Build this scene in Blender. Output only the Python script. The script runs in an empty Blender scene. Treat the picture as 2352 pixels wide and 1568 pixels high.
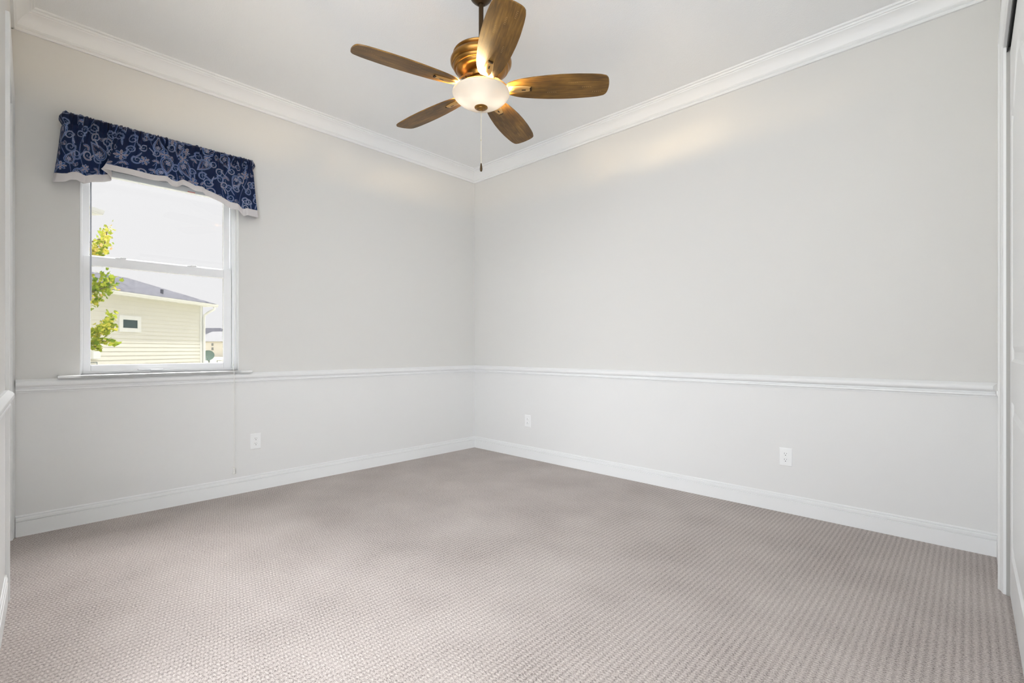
import bpy, bmesh, math, random
import numpy as np
from mathutils import Vector, Matrix
random.seed(7)
SC = bpy.context.scene
COL = SC.collection
PI = math.pi

# ---------------------------------------------------------------- camera
F_PX, CX, HY, EYE = 1099.0, 1176.0, 803.0, 1.08
CAM = Vector((3.977, -3.559, EYE))
YAW = math.radians(43.7)
RIGHT = Vector((math.cos(YAW), math.sin(YAW), 0))
FWD = Vector((-math.sin(YAW), math.cos(YAW), 0))
cam_data = bpy.data.cameras.new('camera')
cam_data.sensor_width = 36.0
cam_data.lens = 36.0 * F_PX / 2352
cam_data.shift_y = (HY - 784.0) / 2352
cam_data.clip_start = 0.02
cam_data.clip_end = 500
cam = bpy.data.objects.new('camera', cam_data)
COL.objects.link(cam)
cam.location = CAM
cam.rotation_euler = (PI / 2, 0, YAW)
SC.camera = cam

# ---------------------------------------------------------------- sky, sun, exposure
SKY_STRENGTH = 3.3
SKY_HIGH = 66.0
SKY_BACK = 4.0  # bright lobe added behind the camera to fill the corner and left wall
w = bpy.data.worlds.new('sky')
SC.world = w
w.use_nodes = True
bg = w.node_tree.nodes['Background']
bg.inputs[0].default_value = (0.955, 0.985, 1.025, 1)
# bright overcast: pale at the horizon, several times brighter high up on the window side (-X)
_N, _L = w.node_tree.nodes, w.node_tree.links
_tc = _N.new('ShaderNodeTexCoord')
_sp = _N.new('ShaderNodeSeparateXYZ')
_L.new(_tc.outputs['Generated'], _sp.inputs[0])


def _range(src, a, b, c, d):
    n = _N.new('ShaderNodeMapRange')
    n.interpolation_type = 'SMOOTHSTEP'
    for i, q in zip((1, 2, 3, 4), (a, b, c, d)):
        n.inputs[i].default_value = q
    _L.new(src, n.inputs[0])
    return n.outputs[0]


_hi = _range(_sp.outputs['Z'], 0.36, 0.62, 0.0, SKY_HIGH)
_side = _range(_sp.outputs['X'], -0.35, -0.05, 1.0, 0.0)
_az = _N.new('ShaderNodeMath'); _az.operation = 'MULTIPLY'
_L.new(_hi, _az.inputs[0]); _L.new(_range(_sp.outputs['Y'], -0.34, -0.06, 0.0, 1.0), _az.inputs[1])
_m = _N.new('ShaderNodeMath'); _m.operation = 'MULTIPLY_ADD'
_L.new(_az.outputs[0], _m.inputs[0]); _L.new(_side, _m.inputs[1]); _m.inputs[2].default_value = SKY_STRENGTH
_b = _N.new('ShaderNodeMath'); _b.operation = 'ADD'
_L.new(_m.outputs[0], _b.inputs[0])
_dt = _N.new('ShaderNodeVectorMath'); _dt.operation = 'DOT_PRODUCT'
_dt.inputs[1].default_value = Vector((0.70, -0.68, 0.25)).normalized()
_L.new(_tc.outputs['Generated'], _dt.inputs[0])
_L.new(_range(_dt.outputs['Value'], 0.70, 0.95, 0.0, SKY_BACK), _b.inputs[1])
_L.new(_b.outputs[0], bg.inputs[1])
sun = bpy.data.lights.new('sun', 'SUN')
sun.energy = 10.0
sun.angle = math.radians(0.6)
sun.color = (1.0, 0.98, 0.94)
so = bpy.data.objects.new('sun', sun)
COL.objects.link(so)
_el = math.radians(74)
_d = (RIGHT * 0.95 - FWD * 0.30).normalized() * math.cos(_el) + Vector((0, 0, math.sin(_el)))
so.rotation_euler = _d.to_track_quat('Z', 'Y').to_euler()
so.location = (0, 0, 30)
vs = SC.view_settings
vs.view_transform = 'Standard'
vs.look = 'None'
vs.gamma = 1.0
vs.use_curve_mapping = False
vs.exposure = 0.28
GLASS_T = 0.475


# ---------------------------------------------------------------- helpers
def srgb(r, g, b):
    def f(c):
        c /= 255.0
        return c / 12.92 if c <= 0.04045 else ((c + 0.055) / 1.055) ** 2.4
    return (f(r), f(g), f(b), 1.0)


def P(px, py, z):
    """room point seen at photo pixel (px,py) at depth z metres"""
    return CAM + RIGHT * ((px - CX) / F_PX * z) + FWD * z + Vector((0, 0, (HY - py) / F_PX * z))


def mat(name, color, rough=0.5, metal=0.0, spec=0.5, bump=None, emis=None):
    m = bpy.data.materials.new(name)
    m.use_nodes = True
    nt = m.node_tree
    b = nt.nodes['Principled BSDF']
    b.inputs['Base Color'].default_value = color
    b.inputs['Roughness'].default_value = rough
    b.inputs['Metallic'].default_value = metal
    b.inputs['Specular IOR Level'].default_value = spec
    if bump:
        scale, strength, dist = bump
        tc = nt.nodes.new('ShaderNodeTexCoord')
        n = nt.nodes.new('ShaderNodeTexNoise')
        n.inputs['Scale'].default_value = scale
        n.inputs['Detail'].default_value = 3
        nt.links.new(tc.outputs['Object'], n.inputs['Vector'])
        bp = nt.nodes.new('ShaderNodeBump')
        bp.inputs['Strength'].default_value = strength
        bp.inputs['Distance'].default_value = dist
        nt.links.new(n.outputs['Fac'], bp.inputs['Height'])
        nt.links.new(bp.outputs['Normal'], b.inputs['Normal'])
    if emis:
        b.inputs['Emission Color'].default_value = emis[0]
        b.inputs['Emission Strength'].default_value = emis[1]
    return m


class MB:
    def __init__(self):
        self.v, self.f, self.mi = [], [], []

    def add(self, vs_, fs, mi=0):
        o = len(self.v)
        self.v += [tuple(p) for p in vs_]
        for f in fs:
            self.f.append(tuple(i + o for i in f))
            self.mi.append(mi)
        return self

    def box(self, x0, y0, z0, x1, y1, z1, mi=0):
        x0, x1 = min(x0, x1), max(x0, x1)
        y0, y1 = min(y0, y1), max(y0, y1)
        z0, z1 = min(z0, z1), max(z0, z1)
        v = [(x0, y0, z0), (x1, y0, z0), (x1, y1, z0), (x0, y1, z0),
             (x0, y0, z1), (x1, y0, z1), (x1, y1, z1), (x0, y1, z1)]
        return self.add(v, [(0, 3, 2, 1), (4, 5, 6, 7), (0, 1, 5, 4), (1, 2, 6, 5), (2, 3, 7, 6), (3, 0, 4, 7)], mi)

    def sweep(self, prof, path, ndir, mi=0, closed=False):
        """prof: list of (out, up). path: list of points; ndir: list of (outvec, upvec) per path point"""
        n = len(prof)
        rows = []
        for p, (o, u) in zip(path, ndir):
            p, o, u = Vector(p), Vector(o), Vector(u)
            rows.append([p + o * a + u * b for a, b in prof])
        v = [q for r in rows for q in r]
        f = []
        m = len(path)
        for i in range(m - 1 if not closed else m):
            j = (i + 1) % m
            for k in range(n):
                l = (k + 1) % n
                f.append((i * n + k, j * n + k, j * n + l, i * n + l))
        if not closed:
            f.append(tuple(range(n - 1, -1, -1)))
            f.append(tuple((m - 1) * n + k for k in range(n)))
        return self.add(v, f, mi)

    def lathe(self, prof, c=(0, 0), seg=48, mi=0, closed_prof=False):
        n = len(prof)
        v = []
        for i in range(seg):
            a = 2 * PI * i / seg
            for r, z in prof:
                v.append((c[0] + r * math.cos(a), c[1] + r * math.sin(a), z))
        f = []
        for i in range(seg):
            j = (i + 1) % seg
            for k in range(n if closed_prof else n - 1):
                l = (k + 1) % n
                f.append((i * n + k, j * n + k, j * n + l, i * n + l))
        return self.add(v, f, mi)

    def tube(self, pts, rad, seg=10, mi=0):
        pts = [Vector(p) for p in pts]
        rads = rad if isinstance(rad, (list, tuple)) else [rad] * len(pts)
        rows = []
        for i, p in enumerate(pts):
            d = (pts[min(i + 1, len(pts) - 1)] - pts[max(i - 1, 0)]).normalized()
            a = d.orthogonal().normalized() if i == 0 else (last - d * last.dot(d)).normalized()
            last = a
            b = d.cross(a)
            rows.append([p + (a * math.cos(2 * PI * k / seg) + b * math.sin(2 * PI * k / seg)) * rads[i] for k in range(seg)])
        v = [q for r in rows for q in r]
        f = []
        for i in range(len(pts) - 1):
            for k in range(seg):
                l = (k + 1) % seg
                f.append((i * seg + k, i * seg + l, (i + 1) * seg + l, (i + 1) * seg + k))
        f.append(tuple(range(seg - 1, -1, -1)))
        f.append(tuple((len(pts) - 1) * seg + k for k in range(seg)))
        return self.add(v, f, mi)

    def xform(self, M):
        self.v = [tuple(M @ Vector(p)) for p in self.v]
        return self

    def build(self, name, mats, parent=None, smooth=False, bevel=0, angle=35, recalc=True, seg=2):
        me = bpy.data.meshes.new(name)
        me.from_pydata(self.v, [], self.f)
        if not isinstance(mats, (list, tuple)):
            mats = [mats]
        for m in mats:
            me.materials.append(m)
        if len(mats) > 1:
            me.polygons.foreach_set('material_index', self.mi)
        if recalc:
            bm = bmesh.new()
            bm.from_mesh(me)
            bmesh.ops.recalc_face_normals(bm, faces=bm.faces)
            bm.to_mesh(me)
            bm.free()
        me.validate()
        if smooth:
            me.shade_smooth()
            me.set_sharp_from_angle(angle=math.radians(angle))
        o = bpy.data.objects.new(name, me)
        COL.objects.link(o)
        if parent:
            o.parent = parent
            o.matrix_parent_inverse = Matrix.Translation(parent.location).inverted() if parent.type == 'EMPTY' else Matrix()
        if bevel:
            b = o.modifiers.new('bevel', 'BEVEL')
            b.width = bevel
            b.segments = seg
            b.limit_method = 'ANGLE'
            b.harden_normals = False
        return o


def tag(o, label=None, cat=None, group=None, kind=None):
    if label:
        o['label'] = label
    if cat:
        o['category'] = cat
    if group:
        o['group'] = group
    if kind:
        o['kind'] = kind
    return o


def empty(name, loc, label=None, cat=None, group=None, kind=None):
    o = bpy.data.objects.new(name, None)
    o.empty_display_size = 0.1
    COL.objects.link(o)
    o.location = loc
    return tag(o, label, cat, group, kind)


def copy_tree(o, parent=None):
    c = o.copy()
    COL.objects.link(c)
    if parent:
        c.parent = parent
    for ch in list(o.children):
        copy_tree(ch, c)
    return c


def struct(o):
    o['kind'] = 'structure'
    return o


# ---------------------------------------------------------------- materials
M_GREY = mat('grey wall paint', srgb(215, 214, 211), 0.55, spec=0.3, bump=(160, 0.05, 0.002))
M_WHITE = mat('white wall paint', srgb(225, 225, 224), 0.5, spec=0.35, bump=(160, 0.05, 0.002))
M_TRIM = mat('white trim enamel', srgb(233, 234, 234), 0.38, spec=0.45)
M_CEIL = mat('textured ceiling paint', srgb(243, 244, 244), 0.8, spec=0.2, bump=(125, 0.25, 0.005))
M_VINYL = mat('white vinyl window frame', srgb(240, 241, 243), 0.35)
M_PLATE = mat('white outlet plastic', srgb(238, 239, 239), 0.35)
M_DARK = mat('dark slots', srgb(25, 24, 22), 0.6)
M_TRACK = mat('black door track', srgb(14, 14, 14), 0.4, metal=0.3)
M_CORD = mat('white cord', srgb(235, 234, 230), 0.6)


def carpet_material():
    m = mat('woven loop carpet', srgb(190, 178, 170), 0.95, spec=0.1)
    nt = m.node_tree
    N, L = nt.nodes, nt.links
    b = N['Principled BSDF']
    b.inputs['Sheen Weight'].default_value = 0.25
    b.inputs['Sheen Roughness'].default_value = 0.6
    tc = N.new('ShaderNodeTexCoord')
    wob = N.new('ShaderNodeTexNoise')
    wob.inputs['Scale'].default_value = 60
    wob.inputs['Detail'].default_value = 2
    L.new(tc.outputs['Object'], wob.inputs['Vector'])
    sub = N.new('ShaderNodeVectorMath'); sub.operation = 'SUBTRACT'
    L.new(wob.outputs['Color'], sub.inputs[0]); sub.inputs[1].default_value = (0.5, 0.5, 0.5)
    scl = N.new('ShaderNodeVectorMath'); scl.operation = 'SCALE'
    L.new(sub.outputs[0], scl.inputs[0]); scl.inputs['Scale'].default_value = 0.008
    addv = N.new('ShaderNodeVectorMath'); addv.operation = 'ADD'
    L.new(tc.outputs['Object'], addv.inputs[0]); L.new(scl.outputs[0], addv.inputs[1])
    sep = N.new('ShaderNodeSeparateXYZ'); L.new(addv.outputs[0], sep.inputs[0])

    def math_(op, a, bb=None):
        n = N.new('ShaderNodeMath'); n.operation = op
        for i, q in enumerate((a, bb)):
            if q is None:
                continue
            if isinstance(q, (int, float)):
                n.inputs[i].default_value = q
            else:
                L.new(q, n.inputs[i])
        return n.outputs[0]
    x, y = sep.outputs[0], sep.outputs[1]
    # yarn rows along Y, 23 mm apart, with loops 13 mm long staggered from row to row
    u = math_('MULTIPLY', x, 2 * PI / 0.0235)
    rows = math_('COSINE', u)                                     # -1 in the gap between rows
    half = math_('SIGN', math_('COSINE', math_('MULTIPLY', u, 0.5)))
    ph = math_('MULTIPLY', half, 0.0033)
    yy = math_('ADD', y, ph)
    loops = math_('COSINE', math_('MULTIPLY', yy, 2 * PI / 0.0132))
    fine = N.new('ShaderNodeTexNoise'); fine.inputs['Scale'].default_value = 330; fine.inputs['Detail'].default_value = 2
    L.new(tc.outputs['Object'], fine.inputs['Vector'])
    yarn = N.new('ShaderNodeTexNoise'); yarn.inputs['Scale'].default_value = 140; yarn.inputs['Detail'].default_value = 3
    L.new(tc.outputs['Object'], yarn.inputs['Vector'])
    h = math_('ADD', math_('MULTIPLY', rows, 0.22), math_('MULTIPLY', loops, 0.20))
    h = math_('ADD', h, math_('MULTIPLY', math_('SUBTRACT', fine.outputs['Fac'], 0.5), 1.9))
    h = math_('ADD', h, math_('MULTIPLY', math_('SUBTRACT', yarn.outputs['Fac'], 0.5), 2.2))
    big = N.new('ShaderNodeTexNoise'); big.inputs['Scale'].default_value = 2.2; big.inputs['Detail'].default_value = 4
    L.new(tc.outputs['Object'], big.inputs['Vector'])
    hh = math_('ADD', h, math_('MULTIPLY', math_('SUBTRACT', big.outputs['Fac'], 0.5), 0.9))
    ramp = N.new('ShaderNodeValToRGB')
    cr = ramp.color_ramp
    cr.elements[0].position = 0.0; cr.elements[0].color = srgb(96, 84, 77)
    cr.elements[1].position = 1.0; cr.elements[1].color = srgb(226, 217, 211)
    e = cr.elements.new(0.42); e.color = srgb(177, 166, 160)
    e = cr.elements.new(0.7); e.color = srgb(197, 187, 181)
    L.new(math_('ADD', math_('MULTIPLY', hh, 0.55), 0.52), ramp.inputs[0])
    L.new(ramp.outputs[0], b.inputs['Base Color'])
    bp = N.new('ShaderNodeBump'); bp.inputs['Strength'].default_value = 0.55; bp.inputs['Distance'].default_value = 0.006
    L.new(h, bp.inputs['Height']); L.new(bp.outputs[0], b.inputs['Normal'])
    return m


M_CARPET = carpet_material()


def glass_material(name, t, refl=0.015):
    m = bpy.data.materials.new(name)
    m.use_nodes = True
    nt = m.node_tree
    nt.nodes.clear()
    out = nt.nodes.new('ShaderNodeOutputMaterial')
    tr = nt.nodes.new('ShaderNodeBsdfTransparent'); tr.inputs[0].default_value = t
    gl = nt.nodes.new('ShaderNodeBsdfGlossy'); gl.inputs['Roughness'].default_value = 0.01
    mx = nt.nodes.new('ShaderNodeMixShader'); mx.inputs[0].default_value = refl
    nt.links.new(tr.outputs[0], mx.inputs[1]); nt.links.new(gl.outputs[0], mx.inputs[2])
    nt.links.new(mx.outputs[0], out.inputs[0])
    return m


M_GLASS = glass_material('window glass', (GLASS_T * 1.005, GLASS_T * 0.99, GLASS_T * 0.975, 1))

# ---------------------------------------------------------------- room shell
X1 = 4.095        # right wall face
YF = -3.577       # near wall face
H = 3.05
RAIL0, RAIL1 = 0.829, 0.908
SPLIT = 0.87
WY0, WY1, WZ0, WZ1 = -3.267, -2.375, 0.925, 2.42      # window opening
T = 0.14

struct(MB().box(-0.14, -3.85, -0.12, 4.9, 0.14, 0.0).build('floor', M_CARPET))
struct(MB().box(-0.45, -3.85, H, 4.9, 0.45, H + 0.15).build('ceiling', M_CEIL))


def two_tone(mb, x0, y0, x1, y1, z0=0.0, z1=H):
    if z0 < SPLIT < z1:
        mb.box(x0, y0, z0, x1, y1, SPLIT, 1)
        mb.box(x0, y0, SPLIT, x1, y1, z1, 0)
    else:
        mb.box(x0, y0, z0, x1, y1, z1, 0 if z0 >= SPLIT else 1)


mb = MB()
two_tone(mb, -T, YF - T, 0, WY0)
two_tone(mb, -T, WY0, 0, WY1, 0, WZ0)
two_tone(mb, -T, WY0, 0, WY1, WZ1, H)
two_tone(mb, -T, WY1, 0, T)
struct(mb.build('wall_left', [M_GREY, M_WHITE]))
mb = MB()
two_tone(mb, 0, 0, X1 + 0.8, T)
struct(mb.build('wall_back', [M_GREY, M_WHITE]))

# closet opening in the right wall
CY0, CY1, CZ = -2.35, -0.519, 2.4175
mb = MB()
two_tone(mb, X1, CY1, X1 + 0.12, 0)
two_tone(mb, X1, CY0, X1 + 0.12, CY1, CZ, H)
two_tone(mb, X1, -3.85, X1 + 0.12, CY0)
struct(mb.build('wall_right', [M_GREY, M_WHITE]))
struct(MB().box(X1 + 0.68, -3.85, 0, X1 + 0.8, 0, H).build('wall_closet', M_WHITE))

# near wall: door opening beside the left wall, then a stretch of wall that runs back past the camera
DX0, DX1, DZ = 0.058, 0.943, 2.473
ROT2 = Matrix.Translation((1.0, YF, 0)) @ Matrix.Rotation(math.radians(-1.05), 4, 'Z') @ Matrix.Translation((-1.0, -YF, 0))
mb = MB()
two_tone(mb, 0, YF - 0.12, DX0 - 0.012, YF)
two_tone(mb, 0, YF - 0.12, 1.0, YF, DZ + 0.012, H)
two_tone(mb, DX1 + 0.012, YF - 0.12, 1.0, YF)
mb.xform(ROT2)
ROT = Matrix.Translation((1.0, YF, 0)) @ Matrix.Rotation(math.radians(-2.3), 4, 'Z')
m2 = MB()
two_tone(m2, 0, -0.12, 1.25, 0)
m2.xform(ROT)
o = len(mb.v)
mb.v += m2.v
mb.f += [tuple(i + o for i in f) for f in m2.f]
mb.mi += m2.mi
struct(mb.build('wall_front', [M_GREY, M_WHITE]))

# ---------------------------------------------------------------- mouldings
CROWN = [(0, -0.127), (0.013, -0.127), (0.017, -0.121), (0.015, -0.112), (0.011, -0.109), (0.019, -0.104),
         (0.023, -0.098), (0.022, -0.094), (0.030, -0.078), (0.043, -0.058), (0.058, -0.042), (0.072, -0.033), (0.072, -0.026),
         (0.079, -0.024), (0.083, -0.017), (0.081, -0.012), (0.090, -0.010), (0.094, -0.004), (0.094, 0.0), (0, 0)]
BASE = [(0, 0), (0.015, 0), (0.015, 0.083), (0.0085, 0.0845), (0.0085, 0.0865), (0.0130, 0.0895), (0.0135, 0.103), (0.0115, 0.107), (0.0055, 0.1085),
        (0.0055, 0.1105), (0.0085, 0.112), (0.0085, 0.116), (0.005, 0.121), (0, 0.121)]
RAIL = [(0, 0.829), (0.005, 0.829), (0.006, 0.837), (0.014, 0.8385), (0.017, 0.842), (0.017, 0.849), (0.014, 0.852), (0.0085, 0.853), (0.0095, 0.861),
        (0.013, 0.8645), (0.021, 0.866), (0.025, 0.870), (0.028, 0.878), (0.028, 0.890), (0.022, 0.899), (0.015, 0.903), (0.010, 0.908), (0, 0.908)]
UP = Vector((0, 0, 1))
XP, XM, YP, YM = Vector((1, 0, 0)), Vector((-1, 0, 0)), Vector((0, 1, 0)), Vector((0, -1, 0))


def run(name, prof, pts, outs, m=M_TRIM, smooth=True):
    return struct(MB().sweep(prof, pts, [(o_, UP) for o_ in outs]).build(name, m, smooth=smooth, angle=28))


# crown: one mitred run per wall
run('trim_1', CROWN, [(0, YF, H), (0, 0, H)], [XP + YP, XP + YM])
run('trim_2', CROWN, [(0, 0, H), (X1, 0, H)], [YM + XP, YM + XM])
run('trim_3', CROWN, [(X1, 0, H), (X1, -3.85, H)], [XM + YM, XM])
run('trim_4', CROWN, [(2.2, YF - 0.05, H), (1.0, YF, H), (0, YF + 0.018, H)], [YP, YP, YP + XP])
# chair rails
run('trim_5', RAIL, [(0, YF + 0.034, 0), (0, 0, 0)], [XP, XP + YM])
run('trim_6', RAIL, [(0, 0, 0), (X1, 0, 0)], [YM + XP, YM + XM])
run('trim_7', RAIL, [(X1, 0, 0), (X1, CY1 + 0.051, 0)], [XM + YM, XM])
rv = (ROT.to_3x3() @ YP)
rx = (ROT.to_3x3() @ XP)
run('trim_8', RAIL, [ROT @ Vector((0.001, 0, 0)), ROT @ Vector((1.2, 0, 0))], [rv, rv])
# baseboards
run('baseboard_left', BASE, [(0, YF + 0.034, 0), (0, 0, 0)], [XP, XP + YM])
run('baseboard_back', BASE, [(0, 0, 0), (X1, 0, 0)], [YM + XP, YM + XM])
run('baseboard_right', BASE, [(X1, 0, 0), (X1, CY1 + 0.051, 0)], [XM + YM, XM])
run('baseboard_front', [(a * 0.6, b) for a, b in BASE], [ROT @ Vector((0.001, 0, 0)), ROT @ Vector((1.2, 0, 0))], [rv, rv])
# door casing profile: (across from the inner edge, thickness)
CAS = [(0, 0), (0.0, 0.009), (0.004, 0.011), (0.012, 0.0115), (0.016, 0.014), (0.022, 0.013), (0.040, 0.019), (0.046, 0.024), (0.053, 0.025), (0.057, 0.021), (0.057, 0)]


def casing(name, pts, across, out, thick=1.0):
    """three-sided mitred casing round an opening"""
    mbc = MB()
    n = len(CAS)
    v, f = [], []
    for p, a in zip(pts, across):
        for s, t in CAS:
            v.append(Vector(p) + Vector(a) * s + Vector(out) * t * thick)
    for i in range(len(pts) - 1):
        for k in range(n):
            l = (k + 1) % n
            f.append((i * n + k, (i + 1) * n + k, (i + 1) * n + l, i * n + l))
    f.append(tuple(range(n)))
    f.append(tuple((len(pts) - 1) * n + k for k in range(n)))
    mbc.add(v, f)
    return struct(mbc.build(name, M_TRIM, smooth=True, angle=28))


bpy.context.view_layer.update()
casing('trim_9', [(X1, CY1 - 0.007, 0), (X1, CY1 - 0.007, CZ - 0.003), (X1, CY0 + 0.007, CZ - 0.003), (X1, CY0 + 0.007, 0)],
       [YP, YP + UP, YM + UP, YM], XM)
casing('trim_10', [(DX0, YF, 0), (DX0, YF, DZ), (DX1, YF, DZ), (DX1, YF, 0)],
       [XM, XM + UP, XP + UP, XP], YP, 0.58).matrix_world = ROT2
# jambs
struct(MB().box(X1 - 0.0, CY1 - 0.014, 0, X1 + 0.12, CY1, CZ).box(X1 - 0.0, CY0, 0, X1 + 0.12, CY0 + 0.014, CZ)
       .build('trim_11', mat('jamb shade grey', srgb(168, 167, 163), 0.5)))  # the grey stands for shade on the closet jambs
struct(MB().box(X1, CY0 + 0.014, CZ - 0.003, X1 + 0.12, CY1 - 0.014, CZ).build('trim_12', M_TRIM))
struct(MB().box(DX0 - 0.012, YF - 0.12, 0, DX0, YF, DZ).box(DX1, YF - 0.12, 0, DX1 + 0.012, YF, DZ)
       .box(DX0 - 0.012, YF - 0.12, DZ, DX1 + 0.012, YF, DZ + 0.012).build('trim_13', M_TRIM)).matrix_world = ROT2

def hinged_door(name, x0, x1, y, z1):
    root = struct(empty(name, ((x0 + x1) / 2, y, 0)))
    mbd = MB().box(x0, y - 0.035, 0.012, x1, y - 0.008, z1)
    mbd.build('door_slab', M_TRIM, root)
    fr_ = MB()
    zs = (0.012, 0.22, 0.90, 1.06, z1 - 0.13, z1)
    fr_.box(x0, y - 0.008, zs[0], x0 + 0.11, y, z1).box(x1 - 0.11, y - 0.008, zs[0], x1, y, z1)
    for a_, b_ in ((0, 1), (2, 3), (4, 5)):
        fr_.box(x0 + 0.11, y - 0.008, zs[a_], x1 - 0.11, y, zs[b_])
    fr_.build('door_panel', M_TRIM, root, bevel=0.003)
    kn = MB().lathe([(0, 0.055), (0.018, 0.053), (0.026, 0.044), (0.026, 0.034), (0.014, 0.022), (0.011, 0.008), (0.030, 0.006), (0.031, 0), (0, 0)], (0, 0), 24)
    kn.xform(Matrix.Translation((x1 - 0.06, y, 0.93)) @ Matrix.Rotation(-PI / 2, 4, 'X'))
    kn.build('door_handle', mat('satin nickel', srgb(170, 168, 162), 0.3, metal=0.9), root, smooth=True)
    bpy.context.view_layer.update()
    return root


dr_ = hinged_door('added_door', DX0 + 0.003, DX1 - 0.003, YF - 0.075, DZ - 0.003)  # unseen door added to block light coming through the doorway
dr_.matrix_world = ROT2 @ dr_.matrix_world

# black sliding track under the closet header
struct(MB().box(X1 + 0.001, CY0 + 0.015, CZ - 0.030, X1 + 0.004, CY1 - 0.015, CZ - 0.0035)
       .box(X1 + 0.004, CY0 + 0.015, CZ - 0.010, X1 + 0.10, CY1 - 0.015, CZ - 0.0035)
       .box(X1 + 0.052, CY0 + 0.015, CZ - 0.034, X1 + 0.055, CY1 - 0.015, CZ - 0.0035)
       .build('trim_14', M_TRACK))


# ---------------------------------------------------------------- sliding closet doors with raised, arch-topped panels
def closet_door(name, xf, ya, yb):
    """door slab; front face at x=xf looking to -x, from ya (far) to yb (near)"""
    root = struct(empty(name, (xf + 0.017, (ya + yb) / 2, 0)))
    z0, z1 = 0.012, CZ - 0.036
    wd = abs(yb - ya)
    st = 0.105

    def outline(a, zlo, zhi, arch, ins, n=24):
        """closed outline in (s,z), s=0..wd from the far edge"""
        s0, s1 = a + ins, wd - a - ins
        pts = [(s0, zlo + ins), (s1, zlo + ins)]
        for i in range(n + 1):
            t = i / n
            s = s1 + (s0 - s1) * t
            c = (1 - math.cos(2 * PI * t)) * 0.5 if arch else 0
            pts.append((s, zhi - ins - arch + arch * c))
        return pts
    panels = [(0.20, 0.86, 0.0), (1.03, 2.24, 0.17)]
    slab = MB().box(xf + 0.008, yb, z0, xf + 0.034, ya, z1)
    # stiles and rails stand 8 mm proud of the slab; build the front skin with the panel holes
    bm = bmesh.new()

    def P3(s, z, d):
        return bm.verts.new((xf + d, ya - s if ya > yb else ya + s, z))
    outer = [P3(0, z0, 0), P3(wd, z0, 0), P3(wd, z1, 0), P3(0, z1, 0)]
    edges = [bm.edges.new((outer[i], outer[(i + 1) % 4])) for i in range(4)]
    back = [P3(0, z0, 0.008), P3(wd, z0, 0.008), P3(wd, z1, 0.008), P3(0, z1, 0.008)]
    for i in range(4):
        bm.faces.new((outer[i], outer[(i + 1) % 4], back[(i + 1) % 4], back[i]))
    loops = []
    for zlo, zhi, arch in panels:
        rings = []
        for ins, d in ((0, 0), (0.012, 0.007), (0.040, 0.0075), (0.062, 0.001)):
            rings.append([P3(s, z, d) for s, z in outline(st, zlo, zhi, arch, ins)])
        n = len(rings[0])
        edges += [bm.edges.new((rings[0][i], rings[0][(i + 1) % n])) for i in range(n)]
        for a_, b_ in zip(rings, rings[1:]):
            for i in range(n):
                bm.faces.new((a_[i], a_[(i + 1) % n], b_[(i + 1) % n], b_[i]))
        bm.faces.new(rings[-1])
    bmesh.ops.triangle_fill(bm, use_beauty=True, edges=edges)
    bmesh.ops.recalc_face_normals(bm, faces=bm.faces)
    me = bpy.data.meshes.new('door_panel')
    bm.to_mesh(me)
    bm.free()
    me.materials.append(M_TRIM)
    ob = bpy.data.objects.new('door_panel', me)
    COL.objects.link(ob)
    ob.parent = root
    ob.matrix_parent_inverse = Matrix.Translation(root.location).inverted()
    slab.build('door_slab', M_TRIM, root)
    return root


closet_door('door_1', X1 + 0.011, CY1 - 0.017, -1.47)
closet_door('door_2', X1 + 0.062, -1.42, CY0 + 0.016)

# ---------------------------------------------------------------- window
win = struct(empty('window_1', (-0.09, (WY0 + WY1) / 2, WZ0)))


def frame_rect(mb_, xa, xb, y0, y1, z0, z1, l, r, b, t):
    mb_.box(xa, y0, z0, xb, y0 + l, z1)
    mb_.box(xa, y1 - r, z0, xb, y1, z1)
    mb_.box(xa, y0 + l, z0, xb, y1 - r, z0 + b)
    mb_.box(xa, y0 + l, z1 - t, xb, y1 - r, z1)
    return mb_


frame_rect(MB(), -0.135, -0.052, WY0 + 0.001, WY1 - 0.001, WZ0 + 0.001, WZ1 - 0.001, 0.017, 0.017, 0.0175, 0.03).build('window_frame', M_VINYL, win, bevel=0.002)
# jamb stops on the frame, seen at the right hand side
MB().box(-0.066, WY1 - 0.030, WZ0 + 0.015, -0.054, WY1 - 0.018, WZ1 - 0.031).box(-0.098, WY1 - 0.034, 1.69, -0.090, WY1 - 0.018, WZ1 - 0.031) \
    .box(-0.134, WY1 - 0.034, WZ0 + 0.015, -0.0935, WY1 - 0.018, 1.70).box(-0.066, WY0 + 0.018, WZ0 + 0.015, -0.060, WY0 + 0.021, WZ1 - 0.031).build('window_stop', M_VINYL, win)
LS0, LS1 = -3.2475, -2.407
frame_rect(MB(), -0.092, -0.066, LS0, LS1, 0.940, 1.678, 0.0375, 0.052, 0.043, 0.062).build('lower_sash', M_VINYL, win, bevel=0.003)
frame_rect(MB(), -0.124, -0.099, LS0, LS1, 1.632, WZ1 - 0.031, 0.035, 0.044, 0.056, 0.045).build('upper_sash', M_VINYL, win, bevel=0.003)
MB().box(-0.082, LS0 + 0.035, 0.981, -0.077, LS1 - 0.05, 1.618).build('lower_pane', M_GLASS, win)
MB().box(-0.114, LS0 + 0.033, 1.686, -0.109, LS1 - 0.042, WZ1 - 0.074).build('upper_pane', M_GLASS, win)
for yl in (-3.06, -2.66):
    lk = MB().box(-0.0835, yl - 0.028, 1.6785, -0.0675, yl + 0.028, 1.684).box(-0.079, yl - 0.002, 1.684, -0.066, yl + 0.03, 1.689)
    lk.build('sash_lock', M_VINYL, win, bevel=0.0015)
MB().box(-0.0655, -2.973, 0.943, -0.046, -2.832, 0.951).box(-0.064, -2.905, 0.938, -0.042, -2.834, 0.9475).build('sash_lift', M_VINYL, win, bevel=0.002)
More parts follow.
